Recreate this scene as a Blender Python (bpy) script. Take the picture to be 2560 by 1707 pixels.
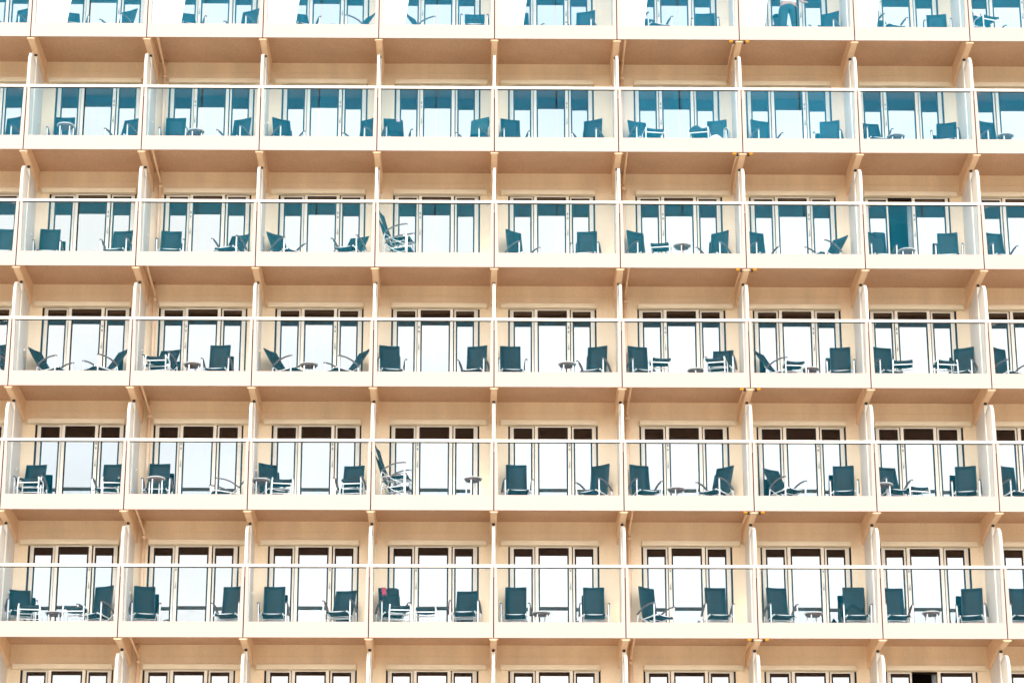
import bpy, math, random
from mathutils import Matrix, Vector
random.seed(7)
R = math.radians
for o in list(bpy.data.objects):
    bpy.data.objects.remove(o)
sc = bpy.context.scene
col = sc.collection
EYE = 3.2            # camera height above the water

# ------------------------------------------------------------------ camera
cd = bpy.data.cameras.new('camera')
cd.lens = 92.58; cd.sensor_width = 36.0; cd.clip_start = 0.5; cd.clip_end = 9000
cam = bpy.data.objects.new('camera', cd); col.objects.link(cam)
rt = Vector((0.999912, -0.013267, -0.000728)); up = Vector((-0.003631, -0.325497, 0.945536)); fw = Vector((0.012781, 0.945450, 0.325516))
m = Matrix((rt, up, -fw)).transposed().to_4x4()
m.translation = Vector((0, -53.955, EYE))
cam.matrix_world = m
sc.camera = cam

# ------------------------------------------------------------------ sky
SUN_EL, SUN_AZ = 37.0, 14.0     # sun behind the viewer, a little to the left
w = bpy.data.worlds.new('World'); sc.world = w; w.use_nodes = True
nt = w.node_tree; nt.nodes.clear()
N = nt.nodes.new; L = nt.links.new
out = N('ShaderNodeOutputWorld'); bg = N('ShaderNodeBackground'); bg.inputs['Strength'].default_value = 0.1
sky = N('ShaderNodeTexSky'); sky.sky_type = 'NISHITA'; sky.sun_disc = False
sky.sun_elevation = R(SUN_EL); sky.sun_rotation = R(180 + SUN_AZ); sky.dust_density = 2.0
tc = N('ShaderNodeTexCoord'); mp = N('ShaderNodeMapping'); mp.inputs['Scale'].default_value = (1, 1, 2.2)
no = N('ShaderNodeTexNoise'); no.inputs['Scale'].default_value = 2.6; no.inputs['Detail'].default_value = 6; no.inputs['Roughness'].default_value = .55
rp = N('ShaderNodeValToRGB'); rp.color_ramp.elements[0].position = .34; rp.color_ramp.elements[0].color = (.62, .62, .62, 1)
rp.color_ramp.elements[1].position = .56; rp.color_ramp.elements[1].color = (1, 1, 1, 1)
mx = N('ShaderNodeMix'); mx.data_type = 'RGBA'
CLOUD = (50.0, 47.0, 44.0, 1)
n2 = N('ShaderNodeTexNoise'); n2.inputs['Scale'].default_value = 4.5; n2.inputs['Detail'].default_value = 4
r2 = N('ShaderNodeValToRGB'); r2.color_ramp.elements[0].position = .42; r2.color_ramp.elements[0].color = (.84, .92, 1.0, 1)
r2.color_ramp.elements[1].position = .60; r2.color_ramp.elements[1].color = (1, 1, 1, 1)
cm = N('ShaderNodeMix'); cm.data_type = 'RGBA'; cm.blend_type = 'MULTIPLY'; cm.inputs[0].default_value = 1.0; cm.inputs[6].default_value = CLOUD
L(mp.outputs[0], n2.inputs['Vector']); L(n2.outputs['Fac'], r2.inputs[0]); L(r2.outputs[0], cm.inputs[7]); L(cm.outputs[2], mx.inputs[7])
L(tc.outputs['Generated'], mp.inputs[0]); L(mp.outputs[0], no.inputs['Vector']); L(no.outputs['Fac'], rp.inputs[0])
sx_ = N('ShaderNodeSeparateXYZ'); mr = N('ShaderNodeMapRange'); mr.inputs[1].default_value = .42; mr.inputs[2].default_value = .80; mr.inputs[3].default_value = 1.0; mr.inputs[4].default_value = .25
mm = N('ShaderNodeMath'); mm.operation = 'MULTIPLY'      # broken cloud: dense over the horizon, open blue overhead
L(tc.outputs['Generated'], sx_.inputs[0]); L(sx_.outputs['Z'], mr.inputs[0]); L(mr.outputs[0], mm.inputs[0]); L(rp.outputs[0], mm.inputs[1]); L(mm.outputs[0], mx.inputs[0]); L(sky.outputs[0], mx.inputs[6]); L(mx.outputs[2], bg.inputs['Color']); L(bg.outputs[0], out.inputs[0])

# ------------------------------------------------------------------ sun
sd = bpy.data.lights.new('sun', 'SUN'); sd.energy = 1.5; sd.angle = R(11); sd.color = (1.0, .90, .76)
so = bpy.data.objects.new('sun', sd); col.objects.link(so)
az = R(SUN_AZ); el = R(SUN_EL)
sdir = Vector((-math.sin(az) * math.cos(el), -math.cos(az) * math.cos(el), math.sin(el)))
so.rotation_euler = sdir.to_track_quat('Z', 'Y').to_euler()

# ------------------------------------------------------------------ exposure
sc.view_settings.view_transform = 'Standard'; sc.view_settings.look = 'None'
sc.view_settings.exposure = 0.25; sc.view_settings.gamma = 1.0; sc.view_settings.use_curve_mapping = False
try:
    sc.cycles.max_bounces = 10; sc.cycles.transparent_max_bounces = 16; sc.cycles.diffuse_bounces = 4; sc.cycles.glossy_bounces = 5
    sc.cycles.caustics_reflective = False; sc.cycles.caustics_refractive = False
    sc.cycles.use_denoising = True
except Exception:
    pass

# ------------------------------------------------------------------ materials
def lin(c):
    return (c[0], c[1], c[2], 1.0)
def mat(name, c, rough=.5, metal=0.0, var=.06, scale=3.0, grain=0.0, gscale=60.0, bump=0.0, streak=False):
    m = bpy.data.materials.new(name); m.use_nodes = True
    t = m.node_tree; b = t.nodes['Principled BSDF']
    b.inputs['Roughness'].default_value = rough; b.inputs['Metallic'].default_value = metal
    g = t.nodes.new('ShaderNodeNewGeometry')
    mpp = t.nodes.new('ShaderNodeMapping')
    if streak: mpp.inputs['Scale'].default_value = (1.0, 1.0, .12)
    n = t.nodes.new('ShaderNodeTexNoise'); n.inputs['Scale'].default_value = scale; n.inputs['Detail'].default_value = 5
    r = t.nodes.new('ShaderNodeMapRange'); r.inputs[1].default_value = .3; r.inputs[2].default_value = .7
    r.inputs[3].default_value = 1 - var; r.inputs[4].default_value = 1 + var * .5
    t.links.new(g.outputs['Position'], mpp.inputs[0]); t.links.new(mpp.outputs[0], n.inputs['Vector']); t.links.new(n.outputs['Fac'], r.inputs[0])
    fac = r.outputs[0]
    if grain:
        n2 = t.nodes.new('ShaderNodeTexNoise'); n2.inputs['Scale'].default_value = gscale; n2.inputs['Detail'].default_value = 2
        r2 = t.nodes.new('ShaderNodeMapRange'); r2.inputs[1].default_value = .3; r2.inputs[2].default_value = .7
        r2.inputs[3].default_value = 1 - grain; r2.inputs[4].default_value = 1 + grain
        t.links.new(g.outputs['Position'], n2.inputs['Vector']); t.links.new(n2.outputs['Fac'], r2.inputs[0])
        mu = t.nodes.new('ShaderNodeMath'); mu.operation = 'MULTIPLY'
        t.links.new(fac, mu.inputs[0]); t.links.new(r2.outputs[0], mu.inputs[1]); fac = mu.outputs[0]
    vm = t.nodes.new('ShaderNodeVectorMath'); vm.operation = 'SCALE'; vm.inputs[0].default_value = c
    t.links.new(fac, vm.inputs['Scale']); t.links.new(vm.outputs[0], b.inputs['Base Color'])
    if bump:
        bp = t.nodes.new('ShaderNodeBump'); bp.inputs['Strength'].default_value = bump; bp.inputs['Distance'].default_value = .004
        t.links.new(n.outputs['Fac'], bp.inputs['Height']); t.links.new(bp.outputs[0], b.inputs['Normal'])
    return m
def glassmat(name, trans, gloss, fac, rough=0.0, dust_veil=None, dust_veil_fac=0.0, dscale=9.0):
    m = bpy.data.materials.new(name); m.use_nodes = True
    t = m.node_tree; t.nodes.clear(); o = t.nodes.new('ShaderNodeOutputMaterial')
    tr = t.nodes.new('ShaderNodeBsdfTransparent'); tr.inputs[0].default_value = lin(trans)
    gl = t.nodes.new('ShaderNodeBsdfGlossy'); gl.inputs['Color'].default_value = lin(gloss); gl.inputs['Roughness'].default_value = rough
    mi = t.nodes.new('ShaderNodeMixShader'); mi.inputs[0].default_value = fac
    t.links.new(tr.outputs[0], mi.inputs[1]); t.links.new(gl.outputs[0], mi.inputs[2])
    last = mi
    if dust_veil:  # streaky dust layer, also carries part of the painted veil
        df = t.nodes.new('ShaderNodeBsdfDiffuse'); df.inputs['Color'].default_value = lin(dust_veil)
        g = t.nodes.new('ShaderNodeNewGeometry')
        mp = t.nodes.new('ShaderNodeMapping'); mp.inputs['Scale'].default_value = (1, 1, .16)
        n = t.nodes.new('ShaderNodeTexNoise'); n.inputs['Scale'].default_value = dscale; n.inputs['Detail'].default_value = 8; n.inputs['Roughness'].default_value = .7
        r = t.nodes.new('ShaderNodeMapRange'); r.inputs[1].default_value = .35; r.inputs[2].default_value = .75
        r.inputs[3].default_value = dust_veil_fac * .5; r.inputs[4].default_value = dust_veil_fac * 1.7
        m2 = t.nodes.new('ShaderNodeMixShader')
        t.links.new(g.outputs['Position'], mp.inputs[0]); t.links.new(mp.outputs[0], n.inputs['Vector']); t.links.new(n.outputs['Fac'], r.inputs[0])
        t.links.new(r.outputs[0], m2.inputs[0]); t.links.new(mi.outputs[0], m2.inputs[1]); t.links.new(df.outputs[0], m2.inputs[2])
        last = m2
    t.links.new(last.outputs[0], o.inputs[0])
    return m
def fabricmat(name, c, see):
    m = bpy.data.materials.new(name); m.use_nodes = True
    t = m.node_tree; t.nodes.clear(); o = t.nodes.new('ShaderNodeOutputMaterial')
    tr = t.nodes.new('ShaderNodeBsdfTransparent'); tr.inputs[0].default_value = lin((.006, .30, .40))
    df = t.nodes.new('ShaderNodeBsdfPrincipled'); df.inputs['Roughness'].default_value = .7
    g = t.nodes.new('ShaderNodeTexCoord'); wv = t.nodes.new('ShaderNodeTexWave'); wv.bands_direction = 'X'; wv.inputs['Scale'].default_value = 60; wv.inputs['Distortion'].default_value = .6
    r = t.nodes.new('ShaderNodeMapRange'); r.inputs[3].default_value = .8; r.inputs[4].default_value = 1.25
    vm = t.nodes.new('ShaderNodeVectorMath'); vm.operation = 'SCALE'; vm.inputs[0].default_value = c
    t.links.new(g.outputs['Object'], wv.inputs['Vector']); t.links.new(wv.outputs['Fac'], r.inputs[0]); t.links.new(r.outputs[0], vm.inputs['Scale'])
    t.links.new(vm.outputs[0], df.inputs['Base Color'])
    mi = t.nodes.new('ShaderNodeMixShader'); mi.inputs[0].default_value = 1 - see
    t.links.new(tr.outputs[0], mi.inputs[1]); t.links.new(df.outputs[0], mi.inputs[2]); t.links.new(mi.outputs[0], o.inputs[0])
    return m
def spotmat(name, c, c2, scale, thr):
    m = bpy.data.materials.new(name); m.use_nodes = True
    t = m.node_tree; b = t.nodes['Principled BSDF']; b.inputs['Roughness'].default_value = .9
    g = t.nodes.new('ShaderNodeTexCoord'); n = t.nodes.new('ShaderNodeTexVoronoi'); n.inputs['Scale'].default_value = scale
    r = t.nodes.new('ShaderNodeValToRGB'); r.color_ramp.elements[0].position = thr; r.color_ramp.elements[0].color = lin(c2)
    r.color_ramp.elements[1].position = thr + .04; r.color_ramp.elements[1].color = lin(c)
    t.links.new(g.outputs['Object'], n.inputs['Vector']); t.links.new(n.outputs['Distance'], r.inputs[0]); t.links.new(r.outputs[0], b.inputs['Base Color'])
    return m
M = dict(
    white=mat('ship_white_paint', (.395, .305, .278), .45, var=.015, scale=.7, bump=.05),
    rail=mat('rail_white_paint', (.88, .83, .74), .35, var=.03, scale=4),
    wing=mat('partition_white', (.70, .67, .61), .5, var=.04, scale=3),
    wall=mat('wall_cream_paint', (.95, .78, .56), .6, var=.11, scale=2.2, streak=True, grain=.05, gscale=45, bump=.1),
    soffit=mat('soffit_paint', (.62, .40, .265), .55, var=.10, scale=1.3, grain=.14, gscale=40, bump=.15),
    beam=mat('beam_paint', (.92, .66, .44), .5, var=.08, scale=4),
    inner=mat('inner_partition_paint', (.74, .71, .67), .6, var=.06, scale=3, grain=.04),
    frame=mat('door_frame_paint', (.86, .78, .67), .4, var=.04, scale=5),
    valance=mat('valance_paint', (.88, .77, .58), .5, var=.05, scale=4),
    shade_gap=mat('shade_gap_black', (.006, .009, .010), .8, var=.2),  # flat black for dark gaps and the painted-in shade of reveals
    seal=mat('joint_seal', (.03, .028, .025), .8, var=.2),
    deck=mat('deck_floor', (.58, .50, .41), .7, var=.15, scale=5),
    room=mat('cabin_wall', (.08, .05, .04), .8, var=.2),
    curtain=mat('curtain_cloth', (.30, .30, .30), .9, var=.15, scale=3),
    curtain2=mat('pale_curtain_cloth', (.55, .58, .60), .9, var=.1, scale=3),
    hull=mat('hull_paint', (.74, .70, .64), .4, var=.05, scale=.4, streak=True),
    grey=mat('door_fitting_grey', (.28, .28, .27), .4, var=.1),
    yellow=mat('yellow_lamp_body', (.75, .36, .015), .35, var=.08, scale=30),
    dark=mat('dark_bracket', (.02, .014, .010), .6, var=.3),
    alu=mat('white_aluminium', (.74, .76, .78), .3, var=.05, scale=8),
    arm=mat('armrest_grey_brown', (.17, .13, .13), .45, var=.2, scale=20),
    teal=mat('teal_frame', (.003, .020, .026), .4, var=.2, scale=10),
    ttop=mat('table_rim', (.55, .55, .55), .35, var=.08, scale=10),
    tbrown=mat('table_underside', (.10, .05, .035), .6, var=.2, scale=12),
    glass=glassmat('railing_glass', (.985, .99, .995), (.0, .42, .70), .006, 0.0, (.04, .46, .64), .015),  # teal gloss and dust colour paint in a veil of reflected sky
    glassm=glassmat('railing_glass_veil_weak', (.985, .99, .995), (.0, .50, .82), .014, 0.0, (.06, .55, .72), .020),
    glass1=glassmat('railing_glass_veil_mid', (.96, .99, .995), (.0, .48, .84), .023, 0.0, (.02, .46, .70), .022),
    glass2=glassmat('railing_glass_veil_strong', (.98, .99, .995), (.0, .50, .88), .029, 0.0, (.06, .56, .78), .030, 14.0),
    mirror=glassmat('door_glass', (.10, .10, .10), (1, 1, 1), .215),
    fabric=fabricmat('chair_mesh_fabric', (.0005, .008, .011), .30),
    towel_dark=mat('dark_towel', (.008, .018, .022), .95, var=.4, scale=14, bump=.8),
    towel_pale=mat('pale_towel', (.72, .72, .70), .95, var=.2, scale=14, bump=.8),
    towel_pattern=spotmat('patterned_towel', (.008, .05, .06), (.25, .38, .42), 22, .16),
    pink=mat('pink_cloth', (.50, .05, .10), .9, var=.2, scale=20),
    lilac=mat('lilac_cloth', (.62, .48, .60), .9, var=.2, scale=20),
    maroon=mat('maroon_cloth', (.16, .03, .04), .95, var=.4, scale=20),
    skin=mat('skin', (.45, .26, .18), .6, var=.08, scale=10),
    hair=mat('hair', (.03, .018, .012), .7, var=.3, scale=30),
    shirt=mat('white_shirt_cloth', (.70, .72, .74), .9, var=.08, scale=8),
    shorts=mat('dark_shorts_cloth', (.006, .03, .035), .9, var=.3, scale=8),
    water=mat('harbour_water', (.02, .05, .06), .12, var=.3, scale=.05, bump=.6),
    bounce_quay=mat('bounce_quay_concrete', (.46, .39, .31), .85, var=.15, scale=.3, grain=.06, gscale=8),
)

# ------------------------------------------------------------------ mesh helpers
class MB:
    def __init__(s): s.v = []; s.f = []; s.m = []; s.sm = []; s.mi = 0
    def add(s, vs, fs, smooth=False):
        n = len(s.v); s.v += [tuple(v) for v in vs]
        for f in fs: s.f.append([i + n for i in f]); s.m.append(s.mi); s.sm.append(smooth)
        return s
    def box(s, x0, x1, y0, y1, z0, z1):
        return s.add([(x0,y0,z0),(x1,y0,z0),(x1,y1,z0),(x0,y1,z0),(x0,y0,z1),(x1,y0,z1),(x1,y1,z1),(x0,y1,z1)],
                     [(3,2,1,0),(4,5,6,7),(0,1,5,4),(1,2,6,5),(2,3,7,6),(3,0,4,7)])
    def yzprism(s, pts, x0, x1):          # outline in the y,z plane
        n = len(pts)
        vs = [(x0, y, z) for y, z in pts] + [(x1, y, z) for y, z in pts]
        fs = [tuple(range(n)), tuple(range(2*n-1, n-1, -1))] + [(i, n+i, n+(i+1) % n, (i+1) % n) for i in range(n)]
        return s.add(vs, fs)
    def xzprism(s, pts, y0, y1):
        n = len(pts)
        vs = [(x, y0, z) for x, z in pts] + [(x, y1, z) for x, z in pts]
        fs = [tuple(range(n)), tuple(range(2*n-1, n-1, -1))] + [(i, n+i, n+(i+1) % n, (i+1) % n) for i in range(n)]
        return s.add(vs, fs)
    def tube(s, path, r, k=8, rr=None):
        path = [Vector(p) for p in path]; n = len(path); vs = []
        prev = None
        for i, p in enumerate(path):
            a = path[max(i-1, 0)]; b = path[min(i+1, n-1)]; d = (b-a).normalized()
            u = prev if prev is not None else (Vector((0,0,1)) if abs(d.z) < .9 else Vector((0,1,0)))
            x = d.cross(u)
            if x.length < 1e-4: x = d.cross(Vector((1,0,0)))
            x.normalize(); y = x.cross(d).normalized(); prev = y
            for j in range(k):
                t = 2*math.pi*j/k
                vs.append(p + x*math.cos(t)*r + y*math.sin(t)*(rr or r))
        fs = [(i*k+j, i*k+(j+1) % k, (i+1)*k+(j+1) % k, (i+1)*k+j) for i in range(n-1) for j in range(k)]
        fs += [tuple(range(k-1, -1, -1)), tuple((n-1)*k+j for j in range(k))]
        return s.add(vs, fs, True)
    def disc(s, c, r, z0, z1, k=24):
        prof = [(r*.93, z0), (r, z0+.005), (r, z1-.005), (r*.97, z1)]
        vs = []
        for rad, z in prof: vs += [(c[0]+rad*math.cos(2*math.pi*j/k), c[1]+rad*math.sin(2*math.pi*j/k), z) for j in range(k)]
        fs = [(i*k+j, i*k+(j+1) % k, (i+1)*k+(j+1) % k, (i+1)*k+j) for i in range(3) for j in range(k)]
        fs += [tuple(range(k-1, -1, -1)), tuple(3*k+j for j in range(k))]
        return s.add(vs, fs)
    def sheet(s, rows, t=.006):           # rows: list of lists of points -> sheet with thickness along the normal
        nr, nc = len(rows), len(rows[0]); P = [[Vector(p) for p in r] for r in rows]
        top, bot = [], []
        for i in range(nr):
            for j in range(nc):
                a = P[min(i+1, nr-1)][j]-P[max(i-1, 0)][j]; b = P[i][min(j+1, nc-1)]-P[i][max(j-1, 0)]
                n = a.cross(b); n = n.normalized() if n.length > 1e-9 else Vector((0,0,1))
                top.append(P[i][j]+n*t/2); bot.append(P[i][j]-n*t/2)
        o = nr*nc; fs = []
        for i in range(nr-1):
            for j in range(nc-1):
                q = (i*nc+j, i*nc+j+1, (i+1)*nc+j+1, (i+1)*nc+j)
                fs.append(q); fs.append(tuple(o+x for x in reversed(q)))
        bd = [j for j in range(nc)] + [i*nc+nc-1 for i in range(1, nr)] + [(nr-1)*nc+j for j in range(nc-2, -1, -1)] + [i*nc for i in range(nr-2, 0, -1)]
        for a, b in zip(bd, bd[1:]+bd[:1]): fs.append((b, a, o+a, o+b))
        return s.add(top+bot, fs, True)
    def mesh(s, name, mats):
        me = bpy.data.meshes.new(name); me.from_pydata(s.v, [], s.f)
        for mm in (mats if isinstance(mats, (list, tuple)) else [mats]): me.materials.append(mm)
        me.polygons.foreach_set('material_index', s.m); me.polygons.foreach_set('use_smooth', s.sm)
        me.validate(); me.update(); return me
def link(name, me, parent=None, loc=(0,0,0), rz=0.0):
    o = bpy.data.objects.new(name, me); col.objects.link(o); o.location = loc
    if rz: o.rotation_euler = (0, 0, rz)
    if parent: o.parent = parent
    return o
def tag(o, label=None, cat=None, group=None, kind=None):
    if label: o['label'] = label
    if cat: o['category'] = cat
    if group: o['group'] = group
    if kind: o['kind'] = kind
    return o
def copy_tree(o, parent=None):
    c = o.copy(); col.objects.link(c); c.parent = parent
    for ch in o.children: copy_tree(ch, c)
    return c
CACHE = {}
def cached(key, fn):
    if key not in CACHE: CACHE[key] = fn()
    return CACHE[key]

# ------------------------------------------------------------------ setting
b = MB(); b.box(-2500, 2500, -2500, 2500, -.4, 0)
tag(link('water', b.mesh('water', M['water'])), kind='structure')
b = MB(); b.box(-400, 400, -160, -5.5, .004, 1.5); b.box(-400, 400, -5.5, -5.2, .004, 1.62)  # unseen quay, added pale to bounce light into the soffits
tag(link('bounce_quay', b.mesh('bounce_quay', M['bounce_quay'])), kind='structure')

# ------------------------------------------------------------------ the ship
H = 2.75; D = 1.92
WN, WW = 2.6127, 2.7655
SX = {}
x = -10.1100 - 2*WN
for i in range(-2, 11):
    SX[i] = x
    x += WW if i in (4, 5) else WN
ROWS = {}
for i, r in enumerate('ZABCDEFG'): ROWS[r] = EYE + 12.0465 + H*(6-i)
def bw(i): return WW if i in (4, 5) else WN
def uoff(i): return .348 if i == 4 else (.493 if i == 5 else .332)
ship = bpy.data.objects.new('cruise_ship', None); col.objects.link(ship); ship.location = (0, 0, 0)
tag(ship, 'white cruise ship side with stacked rows of glass fronted cabin balconies', 'ship')
XL, XR = SX[-2], SX[10]

def p_fascia(W):
    b = MB(); b.box(.012, W-.012, 0, .03, 0, .335); return b.mesh('fascia_panel', M['white'])
def p_rail(W):
    b = MB()
    y0, y1, z0, z1, e = -.012, .055, 1.505, 1.566, .012
    pts = [(y0, z0+e*.4), (y0+e*.4, z0), (y1-e*.4, z0), (y1, z0+e*.4), (y1, z1-e), (y1-e, z1), (y0+e, z1), (y0, z1-e)]
    b.yzprism(pts, .010, W-.010); return b.mesh('railing', M['rail'])
def p_channel(W):
    b = MB(); b.box(.055, W-.055, .012, .034, 1.489, 1.505); return b.mesh('glazing_channel', M['shade_gap'])
def p_glass(x0, x1):
    b = MB(); b.box(x0, x1, .018, .026, .335, 1.489); return b
def p_post(side, W):
    s = 1 if side == 0 else -1; X = lambda v: v if side == 0 else W-v
    b = MB(); pts = [(X(.012), .336), (X(.092), .336), (X(.070), 1.504), (X(.012), 1.504)]
    if side: pts.reverse()
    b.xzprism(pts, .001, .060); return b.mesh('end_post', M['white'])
def p_clamps(W):
    b = MB()
    for xx in (.115, .155, W-.155, W-.115): b.box(xx-.008, xx+.008, .004, .016, 1.452, 1.468)
    return b.mesh('glass_clamp', M['grey'])
def p_wall(W, u):
    b = MB(); z0, z1 = .336, 3.014
    b.box(0, u-.020, D, D+.1, z0, z1); b.box(u+1.969, W, D, D+.1, z0, z1); b.box(u-.020, u+1.969, D, D+.1, 2.478, z1)
    b.box(u-.020, u+1.969, D+.002, D+.1, z0, .375)
    b.box(0, W, D-.006, D, 2.76, 2.766)
    return b.mesh('cabin_wall', M['wall'])
def p_valance(u, mir):
    x0, x1 = (u, u+2.123) if not mir else (u-.18, u+1.949)
    b = MB(); b.yzprism([(D-.11, 2.463), (D, 2.448), (D, 2.574), (D-.02, 2.577), (D-.11, 2.565)], x0, x1)
    b.box(x0-.006, x0, D-.116, D, 2.456, 2.579); b.box(x1, x1+.006, D-.116, D, 2.456, 2.579)
    return b.mesh('door_valance', M['valance'])
def p_doorframe(u):
    b = MB(); y0, y1 = D+.06, D+.13
    b.box(u-.020, u+.018, D+.004, y1, .376, 2.477); b.box(u+1.931, u+1.969, D+.004, y1, .376, 2.477); b.box(u+.016, u+1.933, y0, y1, 2.462, 2.477)  # black liner paints in the shadow line beside the leaves
    b.box(u+.016, u+1.933, D+.1, y1, .376, .39)
    return b.mesh('sliding_door', M['shade_gap'])
def frame_box(b, x0, x1, z0, z1, y0, y1, l, r, t, bt):
    b.box(x0, x0+l, y0, y1, z0, z1); b.box(x1-r, x1, y0, y1, z0, z1)
    b.box(x0+l, x1-r, y0, y1, z1-t, z1); b.box(x0+l, x1-r, y0, y1, z0, z0+bt)
def p_leaf(kind):          # local x from 0
    b = MB()
    if kind == 'left':  X = (.020, .555, 2.461, D+.045, D+.085, .082, .037, .041)
    if kind == 'right': X = (1.396, 1.930, 2.461, D+.045, D+.085, .037, .087, .041)
    if kind == 'centre': X = (.572, 1.371, 2.472, D+.004, D+.044, .067, .067, .041)
    if kind == 'open': X = (1.103, 1.930, 2.472, D+.004, D+.044, .067, .067, .041)
    x0, x1, z1, y0, y1, l, r, t = X
    frame_box(b, x0, x1, .377, z1, y0, y1, l, r, t, .09)
    b.mi = 1
    g = .033
    frame_box(b, x0+l, x1-r, .467, z1-t, y0+.006, y1-.006, g, g, .012, .012)  # black strips paint in the shade of the recessed pane edge
    me = b.mesh('door_leaf', [M['frame'], M['shade_gap']])
    p = MB(); p.box(x0+l+g, x1-r-g, (y0+y1)/2-.003, (y0+y1)/2+.003, .479, z1-t-.012)
    return me, p.mesh('glass_pane', M['mirror'])
def p_handle(xc):
    b = MB(); y = D+.004
    b.box(xc-.016, xc+.016, y-.006, y-.0005, 1.895, 1.945); b.box(xc-.016, xc+.016, y-.006, y-.0005, 1.995, 2.05)
    b.box(xc-.011, xc+.011, y-.03, y-.0005, 1.50, 1.555); b.tube([(xc, y-.028, 1.555), (xc+.006, y-.032, 1.595), (xc, y-.02, 1.635)], .006, 6)
    return b.mesh('door_handle', M['grey'])
def wavy(x0, x1, y, z0, z1, mt, seed):
    rnd = random.Random(seed); n = max(6, int((x1-x0)/.028)); ph = rnd.random()*6
    rows = []
    for z in (z0, (z0+z1)/2, z1):
        rows.append([(x0+(x1-x0)*i/n, y+.022*math.sin(i*1.25+ph)+.010*math.sin(i*.45+z), z) for i in range(n+1)])
    return MB().sheet(rows, .003).mesh('curtain', mt)
def p_beam():
    b = MB()
    b.yzprism([(.055, 2.715), (.84, 2.700), (D, 2.520), (D, 3.014), (.055, 3.014)], -.070, .070)
    return b.mesh('deck_beam', M['beam'])
def p_flange():
    b = MB()
    b.yzprism([(.012, 2.702), (.055, 2.699), (.84, 2.684), (.84, 2.699), (.055, 2.714), (.012, 2.714)], -.056, .056)
    b.yzprism([(.84, 2.684), (D-.004, 2.503), (D-.004, 2.519), (.84, 2.699)], -.056, .056)
    b.box(-.092, .092, .060, .10, 2.718, 2.748)
    return b.mesh('beam_flange', M['beam'])
def p_clip():
    b = MB(); b.box(-.026, .026, .80, .85, 2.626, 2.683); b.tube([(-.036, .825, 2.655), (.036, .825, 2.655)], .010, 8)
    return b.mesh('post_clip', M['dark'])
def p_wing():
    pts = [(.80, .336), (.80, 2.42), (.60, 2.462), (.44, 2.478)]
    for k in range(0, 9):
        t = math.pi/2*k/8
        pts.append((.36-.29*math.sin(t), 2.14+.34*math.cos(t)))
    pts += [(.07, .336)]
    b = MB(); b.yzprism(pts[::-1], -.014, .014)
    # raised rim round the panel
    rim = [p for p in pts]
    for (a, c) in zip(rim[1:-1], rim[2:]):
        dy, dz = c[0]-a[0], c[1]-a[1]; l = math.hypot(dy, dz)
        if l < 1e-5: continue
        n = (dz/l*.035, -dy/l*.035)
        q = [a, c, (c[0]-n[0], c[1]-n[1]), (a[0]-n[0], a[1]-n[1])]
        cy = sum(p[0] for p in pts)/len(pts)
        if abs((q[3][0])-.4) > abs(a[0]-.4)+.001 and l > .5: q = [a, c, (c[0]+n[0], c[1]+n[1]), (a[0]+n[0], a[1]+n[1])]
        b.yzprism(q, -.027, .027)
    return b.mesh('partition_wing', M['wing'])
def p_ppost():
    b = MB(); b.box(-.038, .038, .80, .855, .336, 2.625); b.box(-.030, .030, .855, .875, .336, 2.58); return b.mesh('partition_post', M['wing'])
def p_inner():
    b = MB(); b.yzprism([(.875, .336), (D-.001, .336), (D-.001, 2.500), (.875, 2.675)], -.022, .022)
    return b.mesh('inner_partition', M['inner'])
def p_fixture():
    b = MB(); b.tube([(.022, 1.5, 1.30), (.05, 1.5, 1.30)], .028, 10); return b.mesh('wall_fixture', M['rail'])
def p_pipe(pos):
    b = MB(); X = pos
    b.tube([(X, D-.10, .336), (X, D-.10, 2.62)], .043, 12)
    b.tube([(X, D-.10, 2.58), (X, D-.10, 2.655)], .050, 12)
    b.tube([(X, D-.10, 2.63), (X, D-.10, 3.014)], .034, 10)
    b.tube([(X, .06, 2.86), (X, .35, 2.84), (X, D-.20, 2.74), (X, D-.10, 2.66)], .024, 10)
    b.tube([(X, .30, 2.846), (X, .34, 2.842)], .032, 10)
    b.tube([(X, D-.30, 2.750), (X, D-.25, 2.745)], .033, 10)
    b.box(X-.085, X+.085, D-.10, D-.085, 2.36, 2.385); b.box(X-.02, X+.02, D-.06, D, 2.35, 2.39)
    return b.mesh('drain_pipe', M['beam'])
def p_sidepipe():
    b = MB(); X = -.125
    b.tube([(X, .10, 2.735), (X, .22, 2.73)], .03, 10)
    b.tube([(X, .2, 2.755), (X, 1.0, 2.80), (X+.01, D-.12, 2.80), (X+.01, D-.06, 2.56)], .013, 8)
    return b.mesh('cable_pipe', M['beam'])
def p_lamp(s):
    b = MB(); x0 = s*.185
    b.tube([(x0-.045*s, .07, 2.752), (x0-.03*s, .07, 2.752), (x0+.02*s, .07, 2.752), (x0+.04*s, .07, 2.752)], .046, 14, .042)
    b.mi = 1
    b.box(min(.095*s, .15*s), max(.095*s, .15*s), .04, .10, 2.690, 2.704); b.box(min(.10*s, .14*s), max(.10*s, .14*s), .045, .09, 2.715, 2.745)
    return b.mesh('hull_lamp', [M['yellow'], M['dark']])
def p_slanted(w):
    b = MB(); b.xzprism([(.094, .32), (w, .32), (w+.14, 1.47), (.094, 1.47)], .075, .100)  # white slanted panel behind the left part of the glass
    return b.mesh('slanted_panel', M['rail'])
SCREEN = {-1: .79, 0: .785, 1: .745, 2: .72, 3: .58, 4: .645, 5: .62, 6: .59, 7: .52}
OPEN = {('C', 7), ('G', 7)}

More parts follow.
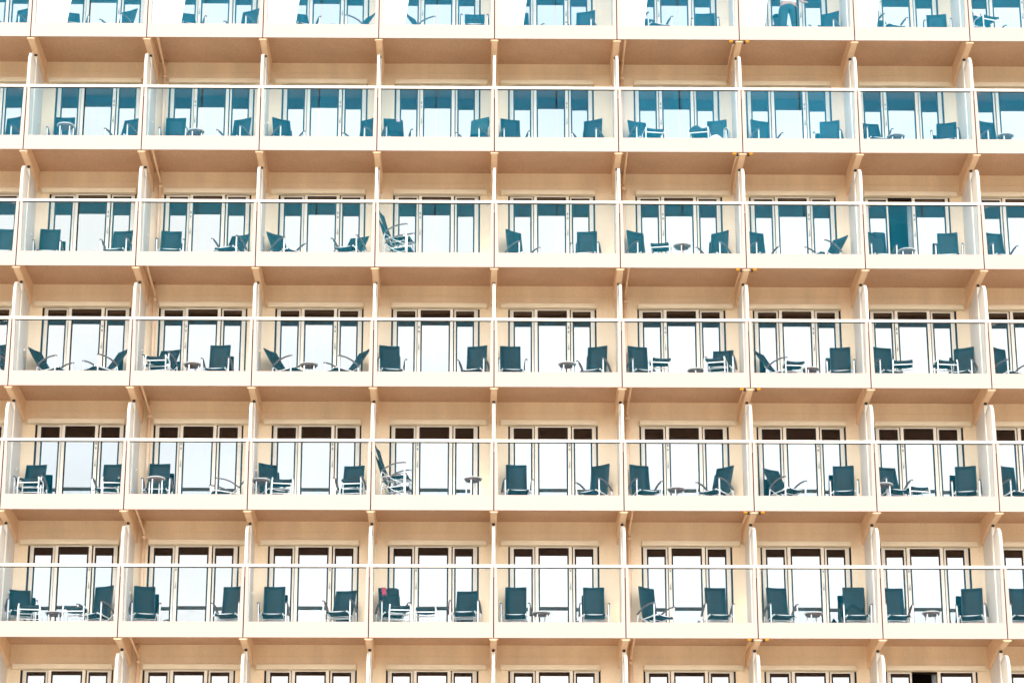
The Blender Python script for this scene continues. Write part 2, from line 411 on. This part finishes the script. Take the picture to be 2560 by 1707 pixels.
for r, z in ROWS.items():
    # one long steel deck per storey, its underside is the soffit of the storey below
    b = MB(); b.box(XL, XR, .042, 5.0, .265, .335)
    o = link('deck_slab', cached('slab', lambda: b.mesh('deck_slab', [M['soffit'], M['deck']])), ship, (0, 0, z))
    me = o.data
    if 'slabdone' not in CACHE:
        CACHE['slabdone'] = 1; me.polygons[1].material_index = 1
    for i in range(-2, 11):
        X = SX[i]
        # partition line
        link('joint_seal', cached('seal', lambda: MB().box(-.03, .03, .031, .040, .0, 1.30).mesh('joint_seal', M['seal'])), ship, (X, 0, z))
        bm = link('deck_beam', cached('beam', p_beam), ship, (X, 0, z-H))
        link('beam_flange', cached('flange', p_flange), bm)
        link('post_clip', cached('clip', p_clip), bm)
        pw = link('partition_wing', cached('wing', p_wing), ship, (X, 0, z))
        link('partition_post', cached('ppost', p_ppost), pw)
        ip = link('inner_partition', cached('inner', p_inner), ship, (X, 0, z))
        link('wall_fixture', cached('fixture', p_fixture), ip)
        if i == 6 and r != 'Z' or (i == 6):
            for s in (-1, 1): link('hull_lamp', cached(('lamp', s), lambda: p_lamp(s)), ship, (X, 0, z-H))
            link('cable_pipe', cached('cable', p_sidepipe), ship, (X, 0, z-H))
        if i == 10: continue
        W = bw(i); u = uoff(i); mir = (i % 2 == 0)
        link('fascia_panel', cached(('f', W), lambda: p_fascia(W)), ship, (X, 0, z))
        rl = link('railing', cached(('r', W), lambda: p_rail(W)), ship, (X, 0, z))
        link('glazing_channel', cached(('ch', W), lambda: p_channel(W)), rl)
        gm = M['glass2' if r == 'A' or (r == 'B' and i in (5, 6)) else {'B': 'glass1', 'C': 'glassm'}.get(r, 'glass')]  # painted veil gets stronger toward the upper rows
        for k, (a, c) in enumerate(((.070, W/2-.014), (W/2+.014, W-.070))):
            link('glass_panel', cached(('g', W, k, gm.name), lambda: p_glass(a, c).mesh('glass_panel', gm)), rl)
        for s in (0, 1): link('end_post', cached(('ep', W, s), lambda: p_post(s, W)), rl)
        link('glass_clamp', cached(('gc', W), lambda: p_clamps(W)), rl)
        link('cabin_wall', cached(('w', W, u), lambda: p_wall(W, u)), ship, (X, 0, z))
        link('door_valance', cached(('v', u, mir), lambda: p_valance(u, mir)), ship, (X, 0, z))
        dr = link('sliding_door', cached(('df', u), lambda: p_doorframe(u)), ship, (X, 0, z))
        opened = (r, i) in OPEN
        for kd in ('left', 'open' if opened else 'centre', 'right'):
            lm, pm = cached(('leaf', kd), lambda: p_leaf(kd))
            link('door_leaf', lm, dr, (u, 0, 0)); link('glass_pane', pm, dr, (u, 0, 0))
        hx = u + (1.137 if opened else (1.338 if mir else .605))
        link('door_handle', cached(('h', round(hx, 3)), lambda: p_handle(hx)), dr)
        if opened:
            cu = link('curtain', wavy(u+1.02, u+1.42, D+.22,   .34, 2.44, M['curtain2'], 3), ship, (X, 0, z)); cu['label'] = 'pale curtain in the open doorway'
        else:
            k = (i*7+ord(r)*3) % 4
            link('curtain', cached(('cu', k, u), lambda: wavy(u+.02, u+.42+.12*k, D+.24,   .34, 2.44, M['curtain'], k)), ship, (X, 0, z))
            link('curtain', cached(('cv', k, u), lambda: wavy(u+1.5-.1*k, u+1.95, D+.24,   .34, 2.44, M['curtain'], k+9)), ship, (X, 0, z))
        if i in (1, 5):
            link('drain_pipe', cached(('pipe', i), lambda: p_pipe(.22 if i == 1 else .20)), ship, (X, 0, z))
        if r == 'A' and i in SCREEN:
            sw = SCREEN[i]; link('slanted_panel', cached(('s', sw), lambda: p_slanted(sw)), ship, (X, 0, z))
zb, zt = ROWS['G']-H, ROWS['Z']+H
b = MB(); b.box(XL, XR, 4.9, 5.0, zb, zt+.2); link('cabin_back_wall', b.mesh('cabin_back_wall', M['room']), ship)
for i in range(-2, 11):
    link('cabin_bulkhead', cached('bulk', lambda: MB().box(-.04, .04, D+.101, 4.899, zb, zt).mesh('cabin_bulkhead', M['room'])), ship, (SX[i], 0, 0))
b = MB(); b.box(XL, XR, .0, 9.0, -1.0, ROWS['G']-.30); link('hull', b.mesh('hull', M['hull']), ship)
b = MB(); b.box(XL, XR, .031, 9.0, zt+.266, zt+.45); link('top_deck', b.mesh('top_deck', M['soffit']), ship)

# ------------------------------------------------------------------ furniture
FLOOR = .336
ORD = ['first', 'second', 'third', 'fourth', 'fifth', 'sixth', 'seventh', 'eighth', 'ninth', 'tenth']
def where(r, i):
    rr = 'ABCDEFG'.index(r)
    c = i+1 if r in 'ABCD' else i
    return f"{ORD[c]} balcony from left, {ORD[rr]} row down"
def P_back(t):       # point on the backrest at arc length s, recline t
    def f(s):
        bow = .018*math.sin(math.pi*s/.74)
        return (.19+s*math.sin(t)+bow*math.cos(t)*1.0, .385+s*math.cos(t)-bow*math.sin(t))
    return f
LB = .75
def make_chair(t):
    root = bpy.data.objects.new('balcony_chair', None); col.objects.link(root)
    f = P_back(t)
    rows = [[(xx, f(s)[0]+.012*(1-(xx/.21)**2), f(s)[1]) for xx in (-.212, -.1, 0, .1, .212)] for s in [LB*k/7 for k in range(8)]]
    bk = link('backrest', MB().sheet(rows, .004).mesh('backrest', M['fabric']), root)
    b = MB(); 
    for s_ in (-1, 1): b.tube([(s_*.220, f(s)[0], f(s)[1]) for s in [LB*k/5 for k in range(6)]], .011, 6, .014)
    b.tube([(-.220, f(LB)[0], f(LB)[1]), (0, f(LB)[0]+.012, f(LB)[1]-.006), (.220, f(LB)[0], f(LB)[1])], .011, 6)
    s0 = LB*.13; b.tube([(-.220, f(LB-s0)[0]+.006, f(LB-s0)[1]), (0, f(LB-s0)[0]+.018, f(LB-s0)[1]), (.220, f(LB-s0)[0]+.006, f(LB-s0)[1])], .007, 6)
    link('backrest_frame', b.mesh('backrest_frame', M['teal']), bk)
    rows = [[(xx, y, z-.018*(1-(xx/.22)**2)) for xx in (-.215, -.1, 0, .1, .215)] for y, z in ((-.27, .365), (-.275, .40), (-.24, .422), (-.1, .41), (.05, .392), (.19, .385))]
    link('seat', MB().sheet(rows, .005).mesh('seat', M['fabric']), root)
    b = MB()
    for s_ in (-1, 1):
        b.tube([(s_*.232, -.27, .405), (s_*.232, .19, .375), (s_*.232, .30, .36)], .013, 6)
        b.box(s_*.262-.03, s_*.262+.03, -.20, -.15, .378, .402)
        b.tube([(s_*.285, .27, .47), (s_*.285, .05, .30), (s_*.285, -.20, .18)], .009, 6)
    b.tube([(-.232, -.262, .392), (.232, -.262, .392)], .013, 6); b.tube([(-.232, .25, .36), (.232, .25, .36)], .011, 6)
    b.tube([(-.21, -.18, .30), (-.21, .16, .27)], .008, 6); b.tube([(.21, -.18, .30), (.21, .16, .27)], .008, 6)
    for y in (-.14, -.02, .10): b.tube([(-.24, y, .31), (.24, y, .31)], .007, 5)
    link('seat_frame', b.mesh('seat_frame', M['alu']), root)
    for s_ in (-1, 1):
        link('armrest', cached(('arm', s_), lambda: MB().tube([(s_*.300, -.255, .645), (s_*.302, -.20, .655), (s_*.306, -.06, .645), (s_*.310, .08, .605), (s_*.312, .20, .540), (s_*.312, .275, .480)], .027, 8, .015).mesh('armrest', M['arm'])), root)
        link('leg', cached(('fl', s_), lambda: MB().tube([(s_*.292, -.215, 0), (s_*.292, -.222, .30), (s_*.296, -.228, .645)], .016, 8).mesh('leg', M['alu'])), root)
        link('leg', cached(('rl', s_), lambda: MB().tube([(s_*.296, .32, 0), (s_*.296, .30, .30), (s_*.302, .262, .490)], .013, 8).mesh('leg', M['alu'])), root)
    return root
def make_stool():
    root = bpy.data.objects.new('footstool', None); col.objects.link(root)
    rows = [[(xx, y, z-.022*(1-(xx/.21)**2)) for xx in (-.20, -.1, 0, .1, .20)] for y, z in ((-.205, .36), (-.20, .41), (-.12, .405), (0, .40), (.12, .405), (.20, .41), (.205, .36))]
    link('sling_seat', MB().sheet(rows, .005).mesh('sling_seat', M['fabric']), root)
    b = MB()
    for y in (-.205, .205): b.tube([(-.215, y, .30), (.215, y, .30)], .013, 6)
    for s_ in (-1, 1): b.tube([(s_*.215, -.20, .418), (s_*.215, .20, .418)], .013, 6)
    b.tube([(-.215, 0, .14), (.215, 0, .14)], .009, 6)
    link('stool_frame', b.mesh('stool_frame', M['alu']), root)
    for s_ in (-1, 1):
        for y in (-.205, .205):
            link('leg', MB().tube([(s_*.228, y*1.05, 0), (s_*.222, y, .36), (s_*.215, y*.98, .41), (s_*.214, y*.86, .425)], .014, 7).mesh('leg', M['alu']), root)
    return root
def make_table(h):
    root = bpy.data.objects.new('side_table', None); col.objects.link(root)
    tp = link('tabletop', MB().disc((0, 0), .200, h-.022, h).mesh('tabletop', M['ttop']), root)
    link('underside', MB().disc((0, 0), .170, h-.060, h-.023).mesh('underside', M['tbrown']), tp)
    for k in range(4):
        a = math.pi/4+k*math.pi/2
        link('leg', MB().tube([(.155*math.cos(a), .155*math.sin(a), 0), (.150*math.cos(a), .150*math.sin(a), h-.03)], .014, 7).mesh('leg', M['alu']), root)
    return root
CH = [('A',-1,2.16,1.14,-30), ('A',0,1.97,1.08,-30), ('A',0,0.58,1.05,20), ('A',1,2.18,1.11,-30), ('A',1,0.65,1.05,20), ('A',2,2.36,1.18,-55),
('A',2,0.66,1.05,20), ('A',3,0.64,1.16,60), ('A',3,2.16,1.05,0), ('A',4,2.14,1.12,-20), ('A',4,0.6,1.22,30), ('A',5,2.15,1.1,-5),
('A',5,0.73,0.98,20), ('A',6,2.31,1.13,-30), ('A',7,2.18,1.08,-8), ('A',7,0.77,0.96,20), ('A',8,0.59,1.16,25), ('B',-1,2.1,1.17,-25),
('B',0,0.62,1.13,0), ('B',0,2.18,1.09,-25), ('B',1,0.55,1.16,0), ('B',1,2.08,1.11,-25), ('B',2,0.34,1.11,30), ('B',2,2.36,1.12,-35),
('B',3,0.3,1.11,15), ('B',3,2.29,1.15,-30), ('B',4,0.37,1.15,15), ('B',4,2.28,1.13,-25), ('B',5,0.51,1.1,20), ('B',5,2.36,1.18,-15),
('B',6,0.57,1.19,20), ('B',6,2.19,1.15,-15), ('B',7,0.48,1.07,10), ('B',7,2.27,1.08,-15), ('B',8,0.57,1.14,20), ('C',-1,2.12,1.14,0),
('C',0,0.44,1.15,3), ('C',0,2.09,1.1,-10), ('C',1,0.56,1.09,5), ('C',1,2.13,1.0,-20), ('C',2,0.27,1.03,40), ('C',2,2.2,0.98,-20),
('C',4,0.44,1.18,40), ('C',4,2.11,1.14,-8), ('C',5,0.43,1.12,30), ('C',5,2.36,1.17,-35), ('C',6,0.38,1.16,25), ('C',6,2.33,1.03,-50),
('C',7,0.51,1.12,10), ('C',7,2.14,1.15,-8), ('C',8,0.57,1.19,15), ('D',-1,2.17,1.28,-25), ('D',0,0.25,1.24,60), ('D',0,2.24,1.11,-50),
('D',1,0.66,1.01,-15), ('D',1,1.76,1.21,-5), ('D',2,0.25,1.24,55), ('D',2,2.36,1.05,-55), ('D',3,0.29,1.16,10), ('D',3,2.25,1.14,-15),
('D',4,0.37,1.18,5), ('D',4,2.32,1.18,-20), ('D',5,0.44,1.15,15), ('D',5,2.36,1.04,-12), ('D',6,0.38,1.08,55), ('D',6,2.2,1.14,-8),
('D',7,0.52,1.22,15), ('D',7,2.36,1.2,-25), ('D',8,0.51,1.18,35), ('E',0,0.45,1.08,-5), ('E',0,2.14,1.11,-8), ('E',1,0.53,1.12,0),
('E',1,2.55,1.1,-72), ('E',2,0.28,1.12,30), ('E',2,2.18,1.1,-10), ('E',4,0.5,1.14,5), ('E',4,2.36,1.15,-35), ('E',5,0.43,1.16,20),
('E',5,2.33,1.09,-40), ('E',6,0.56,1.05,35), ('E',6,2.16,1.19,-8), ('E',7,0.48,1.1,15), ('E',7,2.24,1.2,-12), ('E',8,0.51,1.12,25),
('F',0,0.25,1.04,15), ('F',0,2.07,1.15,-25), ('F',1,0.32,1.14,12), ('F',1,2.24,1.12,-12), ('F',2,0.51,1.15,0), ('F',2,2.06,1.03,-12),
('F',3,0.35,1.08,15), ('F',3,2.06,1.03,-5), ('F',4,0.49,1.19,-3), ('F',4,2.17,1.12,0), ('F',5,0.54,1.17,40), ('F',5,2.03,1.18,5),
('F',6,0.59,1.14,10), ('F',6,2.26,1.24,0), ('F',7,0.5,1.14,5), ('F',7,2.22,1.16,-15), ('F',8,0.56,1.14,5)]
protos = {}
placed = {}
def get_chair(zt):
    c = max(.60, min(.985, (zt-.385)/LB)); t = math.acos(c); q = round(math.degrees(t)/5)*5
    q = max(10, min(50, q))
    if q not in protos:
        protos[q] = make_chair(R(q)); return protos[q], q
    return copy_tree(protos[q]), q
def turnword(a):
    if abs(a) < 12: return ''
    if abs(a) >= 50: return ' side-on facing right' if a > 0 else ' side-on facing left'
    return ' turned right' if a > 0 else ' turned left'
def place_chair(r, i, dx, zt, a, extra_z=0.0, yb=1.6, label=None):
    if abs(a) >= 50 and not extra_z and label is None: zt = min(zt, 1.0)
    o, q = get_chair(zt)
    t = R(q); by = .19+LB*math.sin(t)
    an = R(a); X = SX[i]+dx+by*math.sin(an); Y = yb-by*math.cos(an)
    Y = max(Y, .42); Y = min(Y, 1.86-by*math.cos(an)) if math.cos(an) > .3 else Y
    o.location = (X, Y, ROWS[r]+FLOOR+extra_z); o.rotation_euler = (0, 0, an)
    side = 'left' if dx < 1.35 else 'right'
    word = 'reclined' if q >= 32 else 'upright'
    tag(o, label or f"{word} chair{turnword(a)}, {side} side, {where(r, i)}", 'chair', 'teal mesh chairs on the balconies')
    placed[(r, i, side)] = (o, q, a)
    return o
for c in CH: place_chair(*c)
for r in 'CE':
    lo = place_chair(r, 3, .10, 1.08, 76 if r == 'C' else 80, 0, 1.05, f"lower chair of the side-on stacked pair, {where(r, 3)}")
    hi = place_chair(r, 3, .08, 1.08, 76 if r == 'C' else 80, .24, 1.02, f"upper chair of the side-on stacked pair, {where(r, 3)}")
STOOLS = [('A',8,.50,.42,20), ('B',5,.83,.60,8), ('C',5,.93,.60,-10), ('D',1,.53,.40,-6), ('D',5,.86,.42,6), ('D',5,2.07,.40,-14), ('D',6,1.03,.60,5), ('D',7,.80,.50,-8), ('D',7,1.71,.50,8),
          ('E',0,.55,.40,-4), ('E',0,2.31,.40,5), ('E',2,.69,.42,8), ('E',2,2.19,.42,-6), ('E',7,1.01,.90,12), ('F',0,.68,.45,6), ('F',0,1.62,.60,-4), ('F',3,.64,.42,3), ('F',3,1.18,.60,-2)]
ps = None
seen = {}
for r, i, dx, y, a in STOOLS:
    o = make_stool() if ps is None else copy_tree(ps)
    ps = ps or o
    o.location = (SX[i]+dx, y, ROWS[r]+FLOOR); o.rotation_euler = (0, 0, R(a))
    k = [s for s in STOOLS if s[0] == r and s[1] == i]
    w_ = '' if len(k) == 1 else (' left' if dx == min(s[2] for s in k) else ' right')
    tag(o, f"low{w_} footstool with dark sling on the {where(r, i)}", 'footstool', 'footstools on the balconies')
TABLES = [('B',0,.83,.50,0), ('B',1,1.10,.80,0), ('B',7,.98,.90,0), ('B',8,.83,.85,0), ('C',5,1.42,.70,0), ('C',7,1.09,.95,0), ('D',1,1.23,.90,0), ('D',2,1.17,.90,0), ('D',4,1.61,.80,0),
          ('D',5,1.71,1.20,0), ('D',6,1.46,1.10,0), ('E',1,.61,.38,0), ('E',2,.24,.50,0), ('E',3,2.17,.70,1), ('E',5,1.20,1.10,0), ('E',7,.28,.70,0), ('F',0,1.09,1.20,0), ('F',4,1.02,1.10,0),
          ('F',6,1.32,1.10,0), ('F',7,1.21,1.00,0)]
pt = {}
for r, i, dx, y, hi in TABLES:
    h = .56 if hi else .455
    if h not in pt: o = pt[h] = make_table(h)
    else: o = copy_tree(pt[h])
    o.location = (SX[i]+dx, y, ROWS[r]+FLOOR); o.rotation_euler = (0, 0, R((i*23) % 40))
    tag(o, f"{'tall' if hi else 'low'} round side table on the {where(r, i)}", 'table', 'round side tables on the balconies')

# ------------------------------------------------------------------ cloths hung on the chairs
def drape(name, key, x0, x1, front, back, mt, label, cat, seed, thick=.012, lift=.014, hem=.03, bars=None):
    o_ch, q, a = placed[key]; t = R(q); f = P_back(t); rnd = random.Random(seed)
    n = 12; cols = 11; rows = []
    path = [(s, -lift) for s in [front*(1-k/7) for k in range(8)]] + [(0, 0)] + [(back*k/4, lift) for k in range(1, 5)]
    ct, st = math.cos(t), math.sin(t)
    for q_i, (s, off) in enumerate(path):
        row = []
        for j in range(cols):
            u = j/(cols-1); xx = x0+(x1-x0)*u
            sj = s*(1+hem*math.sin(u*9+seed)*3) if q_i in (0, 1) else s
            y, z = f(LB-min(sj, LB*.95))
            wav = .007*math.sin(u*16+seed+s*6)*(1 if s > .02 else .2)+rnd.uniform(-.003, .003)
            if off == 0 and s == 0: p = (xx, y, z+.022)
            else: p = (xx+rnd.uniform(-.004, .004), y+(off+(-1 if off < 0 else 1)*(.006+abs(wav)))*ct, z-(off)*st)
            row.append(p)
        rows.append(row)
    b = MB().sheet(rows, thick)
    o = link(name, b.mesh(name, mt)); o.location = o_ch.location; o.rotation_euler = o_ch.rotation_euler
    return tag(o, label, cat)
drape('beach_towel', ('B', 3, 'left'), -.12, .20, .34, .20, M['towel_dark'], f"dark towel over the left chair, {where('B', 3)}", 'towel', 1)
drape('small_cloth', ('B', 3, 'left'), .06, .15, .07, .05, M['lilac'], f"lilac cloth lying on the dark towel, {where('B', 3)}", 'cloth', 2, .008, .036)
drape('beach_towel', ('B', 3, 'right'), -.20, .24, .40, .22, M['towel_pattern'], f"teal speckled towel over the right chair, {where('B', 3)}", 'towel', 3)
drape('bikini_top', ('C', 7, 'left'), -.05, .20, .09, .07, M['towel_dark'], f"dark swim top on the left chair back, {where('C', 7)}", 'clothing', 4, .01, .014, .09)
drape('swim_shorts', ('F', 3, 'left'), .0, .19, .15, .08, M['towel_dark'], f"black swimwear on the left chair back, {where('F', 3)}", 'clothing', 5, .01, .014, .06)
drape('pink_swimsuit', ('F', 3, 'left'), -.155, -.06, .17, .08, M['pink'], f"pink and maroon swimwear hung on the left chair, {where('F', 3)}", 'clothing', 6, .01, .014, .05)
drape('dark_shirt', ('F', 6, 'right'), -.235, .235, .46, .20, M['towel_dark'], f"dark shirt draped over the right chair, {where('F', 6)}", 'clothing', 7, .012, .014, .05)
drape('pale_bag', ('A', 8, 'left'), -.20, -.02, .10, .05, M['towel_pale'], f"pale cloth on the chair back, {where('A', 8)}", 'cloth', 8, .008)
def heap(name, cx, cy, cz, rx, ry, rz, mt, label, cat, seed):
    rnd = random.Random(seed); k, n = 14, 6; vs = []; fs = []
    for i in range(n+1):
        ph = math.pi/2*i/n
        for j in range(k):
            th = 2*math.pi*j/k; rr = 1+.22*math.sin(th*3+i*1.3+seed)+rnd.uniform(-.10, .10)
            vs.append((rx*math.cos(th)*math.cos(ph)*rr, ry*math.sin(th)*math.cos(ph)*rr, rz*math.sin(ph)*(1+.25*math.sin(th*2+seed))))
    for i in range(n):
        for j in range(k): fs.append((i*k+j, i*k+(j+1) % k, (i+1)*k+(j+1) % k, (i+1)*k+j))
    fs.append(tuple(range(k-1, -1, -1))); fs.append(tuple(n*k+j for j in range(k)))
    b = MB(); b.add(vs, fs, True); o = link(name, b.mesh(name, mt)); o.location = (cx, cy, cz); return tag(o, label, cat)
def hang(name, x, y, z, wd, ln, mt, label, cat, seed, rz=0.0, half=.03):
    rnd = random.Random(seed); rows = []
    for s in [ln*(1-k/6) for k in range(6)]+[0]+[ln*.8*k/5 for k in range(1, 6)]:
        sgn = -1 if len(rows) < 6 else (0 if len(rows) == 6 else 1)
        rows.append([(sgn*(half+.006*math.sin(j*1.7+seed+s*9))+rnd.uniform(-.004, .004), -wd/2+wd*j/8*(1+.05*math.sin(s*12)), -s+(0.012 if sgn == 0 else 0)+.02*math.sin(j+seed)*(s > ln*.7)) for j in range(9)])
    o = link(name, MB().sheet(rows, .008).mesh(name, mt)); o.location = (x, y, z); o.rotation_euler = (0, 0, rz); return tag(o, label, cat)
def armpoint(key, s, yy=-.16):
    o, q, a = placed[key]; an = R(a); p = Matrix.Rotation(an, 4, 'Z') @ Vector((s*.304, yy, .672)); return o.location+p, an
p, an = armpoint(('F', 3, 'right'), -1); hang('maroon_cloth', p.x, p.y, p.z, .16, .30, M['maroon'], f"maroon cloth hung on a chair arm, {where('F', 3)}", 'cloth', 11, an)
p, an = armpoint(('F', 6, 'right'), -1, -.02); hang('dark_towel', p.x-.01, p.y, p.z, .34, .52, M['towel_dark'], f"dark towel hung on a chair arm, {where('F', 6)}", 'towel', 12, an, .05)
p, an = armpoint(('B', 5, 'right'), 1); hang('pale_towel', p.x, p.y, p.z, .22, .30, M['towel_pale'], f"pale towel hung on a chair arm, {where('B', 5)}", 'towel', 13, an, .05)
o_, q_, a_ = placed[('B', 5, 'right')]
pp = o_.location+Matrix.Rotation(R(a_), 4, 'Z') @ Vector((0, -.06, .42)); heap('towel_heap', pp.x, pp.y, pp.z, .20, .17, .16, M['towel_pale'], f"heap of pale towels on the chair seat, {where('B', 5)}", 'towel', 3)
o = make_stool() if ps is None else copy_tree(ps); o.location = (SX[5]+1.86, .58, ROWS['B']+FLOOR); o.rotation_euler = (0, 0, R(-12)); tag(o, f"footstool under the clothes, right side, {where('B', 5)}", 'footstool', 'footstools on the balconies')
heap('clothes_heap', SX[5]+1.80, .60, ROWS['B']+FLOOR+.40, .17, .15, .13, M['towel_dark'], f"heap of dark clothes on a footstool, {where('B', 5)}", 'clothing', 5)
o_, q_, a_ = placed[('E', 1, 'left')]
pp = o_.location+Matrix.Rotation(R(a_), 4, 'Z') @ Vector((-.04, .06, .40)); heap('beach_bag', pp.x, pp.y, pp.z, .19, .13, .36, M['towel_dark'], f"dark bag standing on the left chair, {where('E', 1)}", 'bag', 8)

# ------------------------------------------------------------------ the person on the top row
def skin_mesh(name, verts, edges, radii, mt, root=0, sub=2):
    me = bpy.data.meshes.new(name); me.from_pydata(verts, edges, []); o = bpy.data.objects.new(name, me); col.objects.link(o)
    md = o.modifiers.new('s', 'SKIN'); md.use_smooth_shade = True
    for i, r_ in enumerate(radii):
        sv = me.skin_vertices[0].data[i]; sv.radius = r_ if isinstance(r_, tuple) else (r_, r_); sv.use_root = (i == root)
    s2 = o.modifiers.new('d', 'SUBSURF'); s2.levels = sub; s2.render_levels = sub
    dg = bpy.context.evaluated_depsgraph_get(); dg.update()
    m2 = bpy.data.meshes.new_from_object(o.evaluated_get(dg)); bpy.data.objects.remove(o); bpy.data.meshes.remove(me)
    m2.name = name; m2.materials.clear(); m2.materials.append(mt)
    for p_ in m2.polygons: p_.use_smooth = True
    return m2
def person():
    root = bpy.data.objects.new('person', None); col.objects.link(root)
    V, E_, Rr = [], [], []
    def chain(pts, start=None):
        prev = start
        for p_, r_ in pts:
            V.append(p_); Rr.append(r_)
            if prev is not None: E_.append((prev, len(V)-1))
            prev = len(V)-1
        return prev
    chain([((0, 0, .98), (.155, .105))])
    ch = chain([((0, .0, 1.12), (.14, .10)), ((0, -.01, 1.30), (.165, .11)), ((0, 0, 1.44), (.13, .085))], 0)
    nk = chain([((0, -.005, 1.52), .058), ((0, -.015, 1.58), .058)], ch)
    chain([((0, -.03, 1.66), (.078, .095)), ((0, -.03, 1.745), (.072, .088))], nk)
    for s in (-1, 1):
        hp = chain([((s*.09, 0, .90), .088), ((s*.115, -.01, .70), .078), ((s*.13, -.01, .49), .056), ((s*.135, .015, .34), .055), ((s*.14, .03, .10), .036), ((s*.145, .02, .05), .038)], 0)
        chain([((s*.15, -.07, .035), (.042, .030)), ((s*.155, -.15, .025), (.038, .022))], hp)
        sh = chain([((s*.185, 0, 1.42), .058), ((s*.24, .02, 1.30), .050), ((s*.265, .02, 1.14), .040), ((s*.25, -.10, 1.02), .034), ((s*.235, -.19, .95), .026)], ch)
        hd = chain([((s*.232, -.235, .93), (.036, .022)), ((s*.230, -.275, .91), (.036, .018))], sh)
        for k, dx_ in enumerate((-.028, -.010, .010, .027)):
            l = (.062, .075, .080, .068)[k] if s > 0 else (.068, .080, .075, .062)[k]
            chain([((s*.230+dx_, -.275-l*.4, .898), .009), ((s*.230+dx_, -.275-l*.75, .875), .008), ((s*.230+dx_, -.275-l*.9, .850), .007)], hd)
        chain([((s*.230-s*.040, -.250, .915), .011), ((s*.230-s*.055, -.275, .895), .009)], hd-1)
    body = link('body', skin_mesh('body', V, E_, Rr, M['skin']), root)
    # face and ears
    b = MB(); b.tube([(0, -.125, 1.70), (0, -.142, 1.675), (0, -.128, 1.66)], .011, 8)
    for s in (-1, 1): b.tube([(s*.078, -.02, 1.70), (s*.088, -.01, 1.685), (s*.080, -.015, 1.65)], .011, 6)
    b.mi = 1
    for s in (-1, 1): b.tube([(s*.042, -.112, 1.703), (s*.020, -.122, 1.703)], .007, 6)
    b.tube([(-.022, -.122, 1.632), (0, -.128, 1.630), (.022, -.122, 1.632)], .005, 6)
    link('face', b.mesh('face', [M['skin'], M['hair']]), body)
    link('hair', skin_mesh('hair', [(0, .015, 1.68), (0, .0, 1.76), (0, -.06, 1.79)], [(0, 1), (1, 2)], [(.085, .085), (.090, .095), (.06, .05)], M['hair']), root)
    link('shirt', skin_mesh('shirt', [(0, 0, .955), (0, 0, 1.12), (0, -.01, 1.30), (0, 0, 1.44), (-.185, 0, 1.425), (-.245, .02, 1.26), (.185, 0, 1.425), (.245, .02, 1.26)],
        [(0, 1), (1, 2), (2, 3), (3, 4), (4, 5), (3, 6), (6, 7)], [(.185, .13), (.172, .125), (.188, .128), (.14, .095), .072, .068, .072, .068], M['shirt'], 1), root)
    link('trousers', skin_mesh('trousers', [(0, 0, 1.00), (0, 0, .93), (-.10, 0, .86), (-.118, -.01, .68), (-.132, -.01, .42), (-.14, .02, .14), (.10, 0, .86), (.118, -.01, .68), (.132, -.01, .42), (.14, .02, .14)],
        [(0, 1), (1, 2), (2, 3), (3, 4), (4, 5), (1, 6), (6, 7), (7, 8), (8, 9)], [(.180, .125), (.182, .13), .112, .100, .080, .070, .112, .100, .080, .070], M['shorts'], 0), root)
    return root
pe = person(); pe.location = (SX[6]+1.24, .80, ROWS['A']+FLOOR); pe.rotation_euler = (0, 0, R(18)); pe.scale = (1.22, 1.15, 1.0)
tag(pe, 'person in a white shirt and dark trousers standing on a top row balcony', 'person')
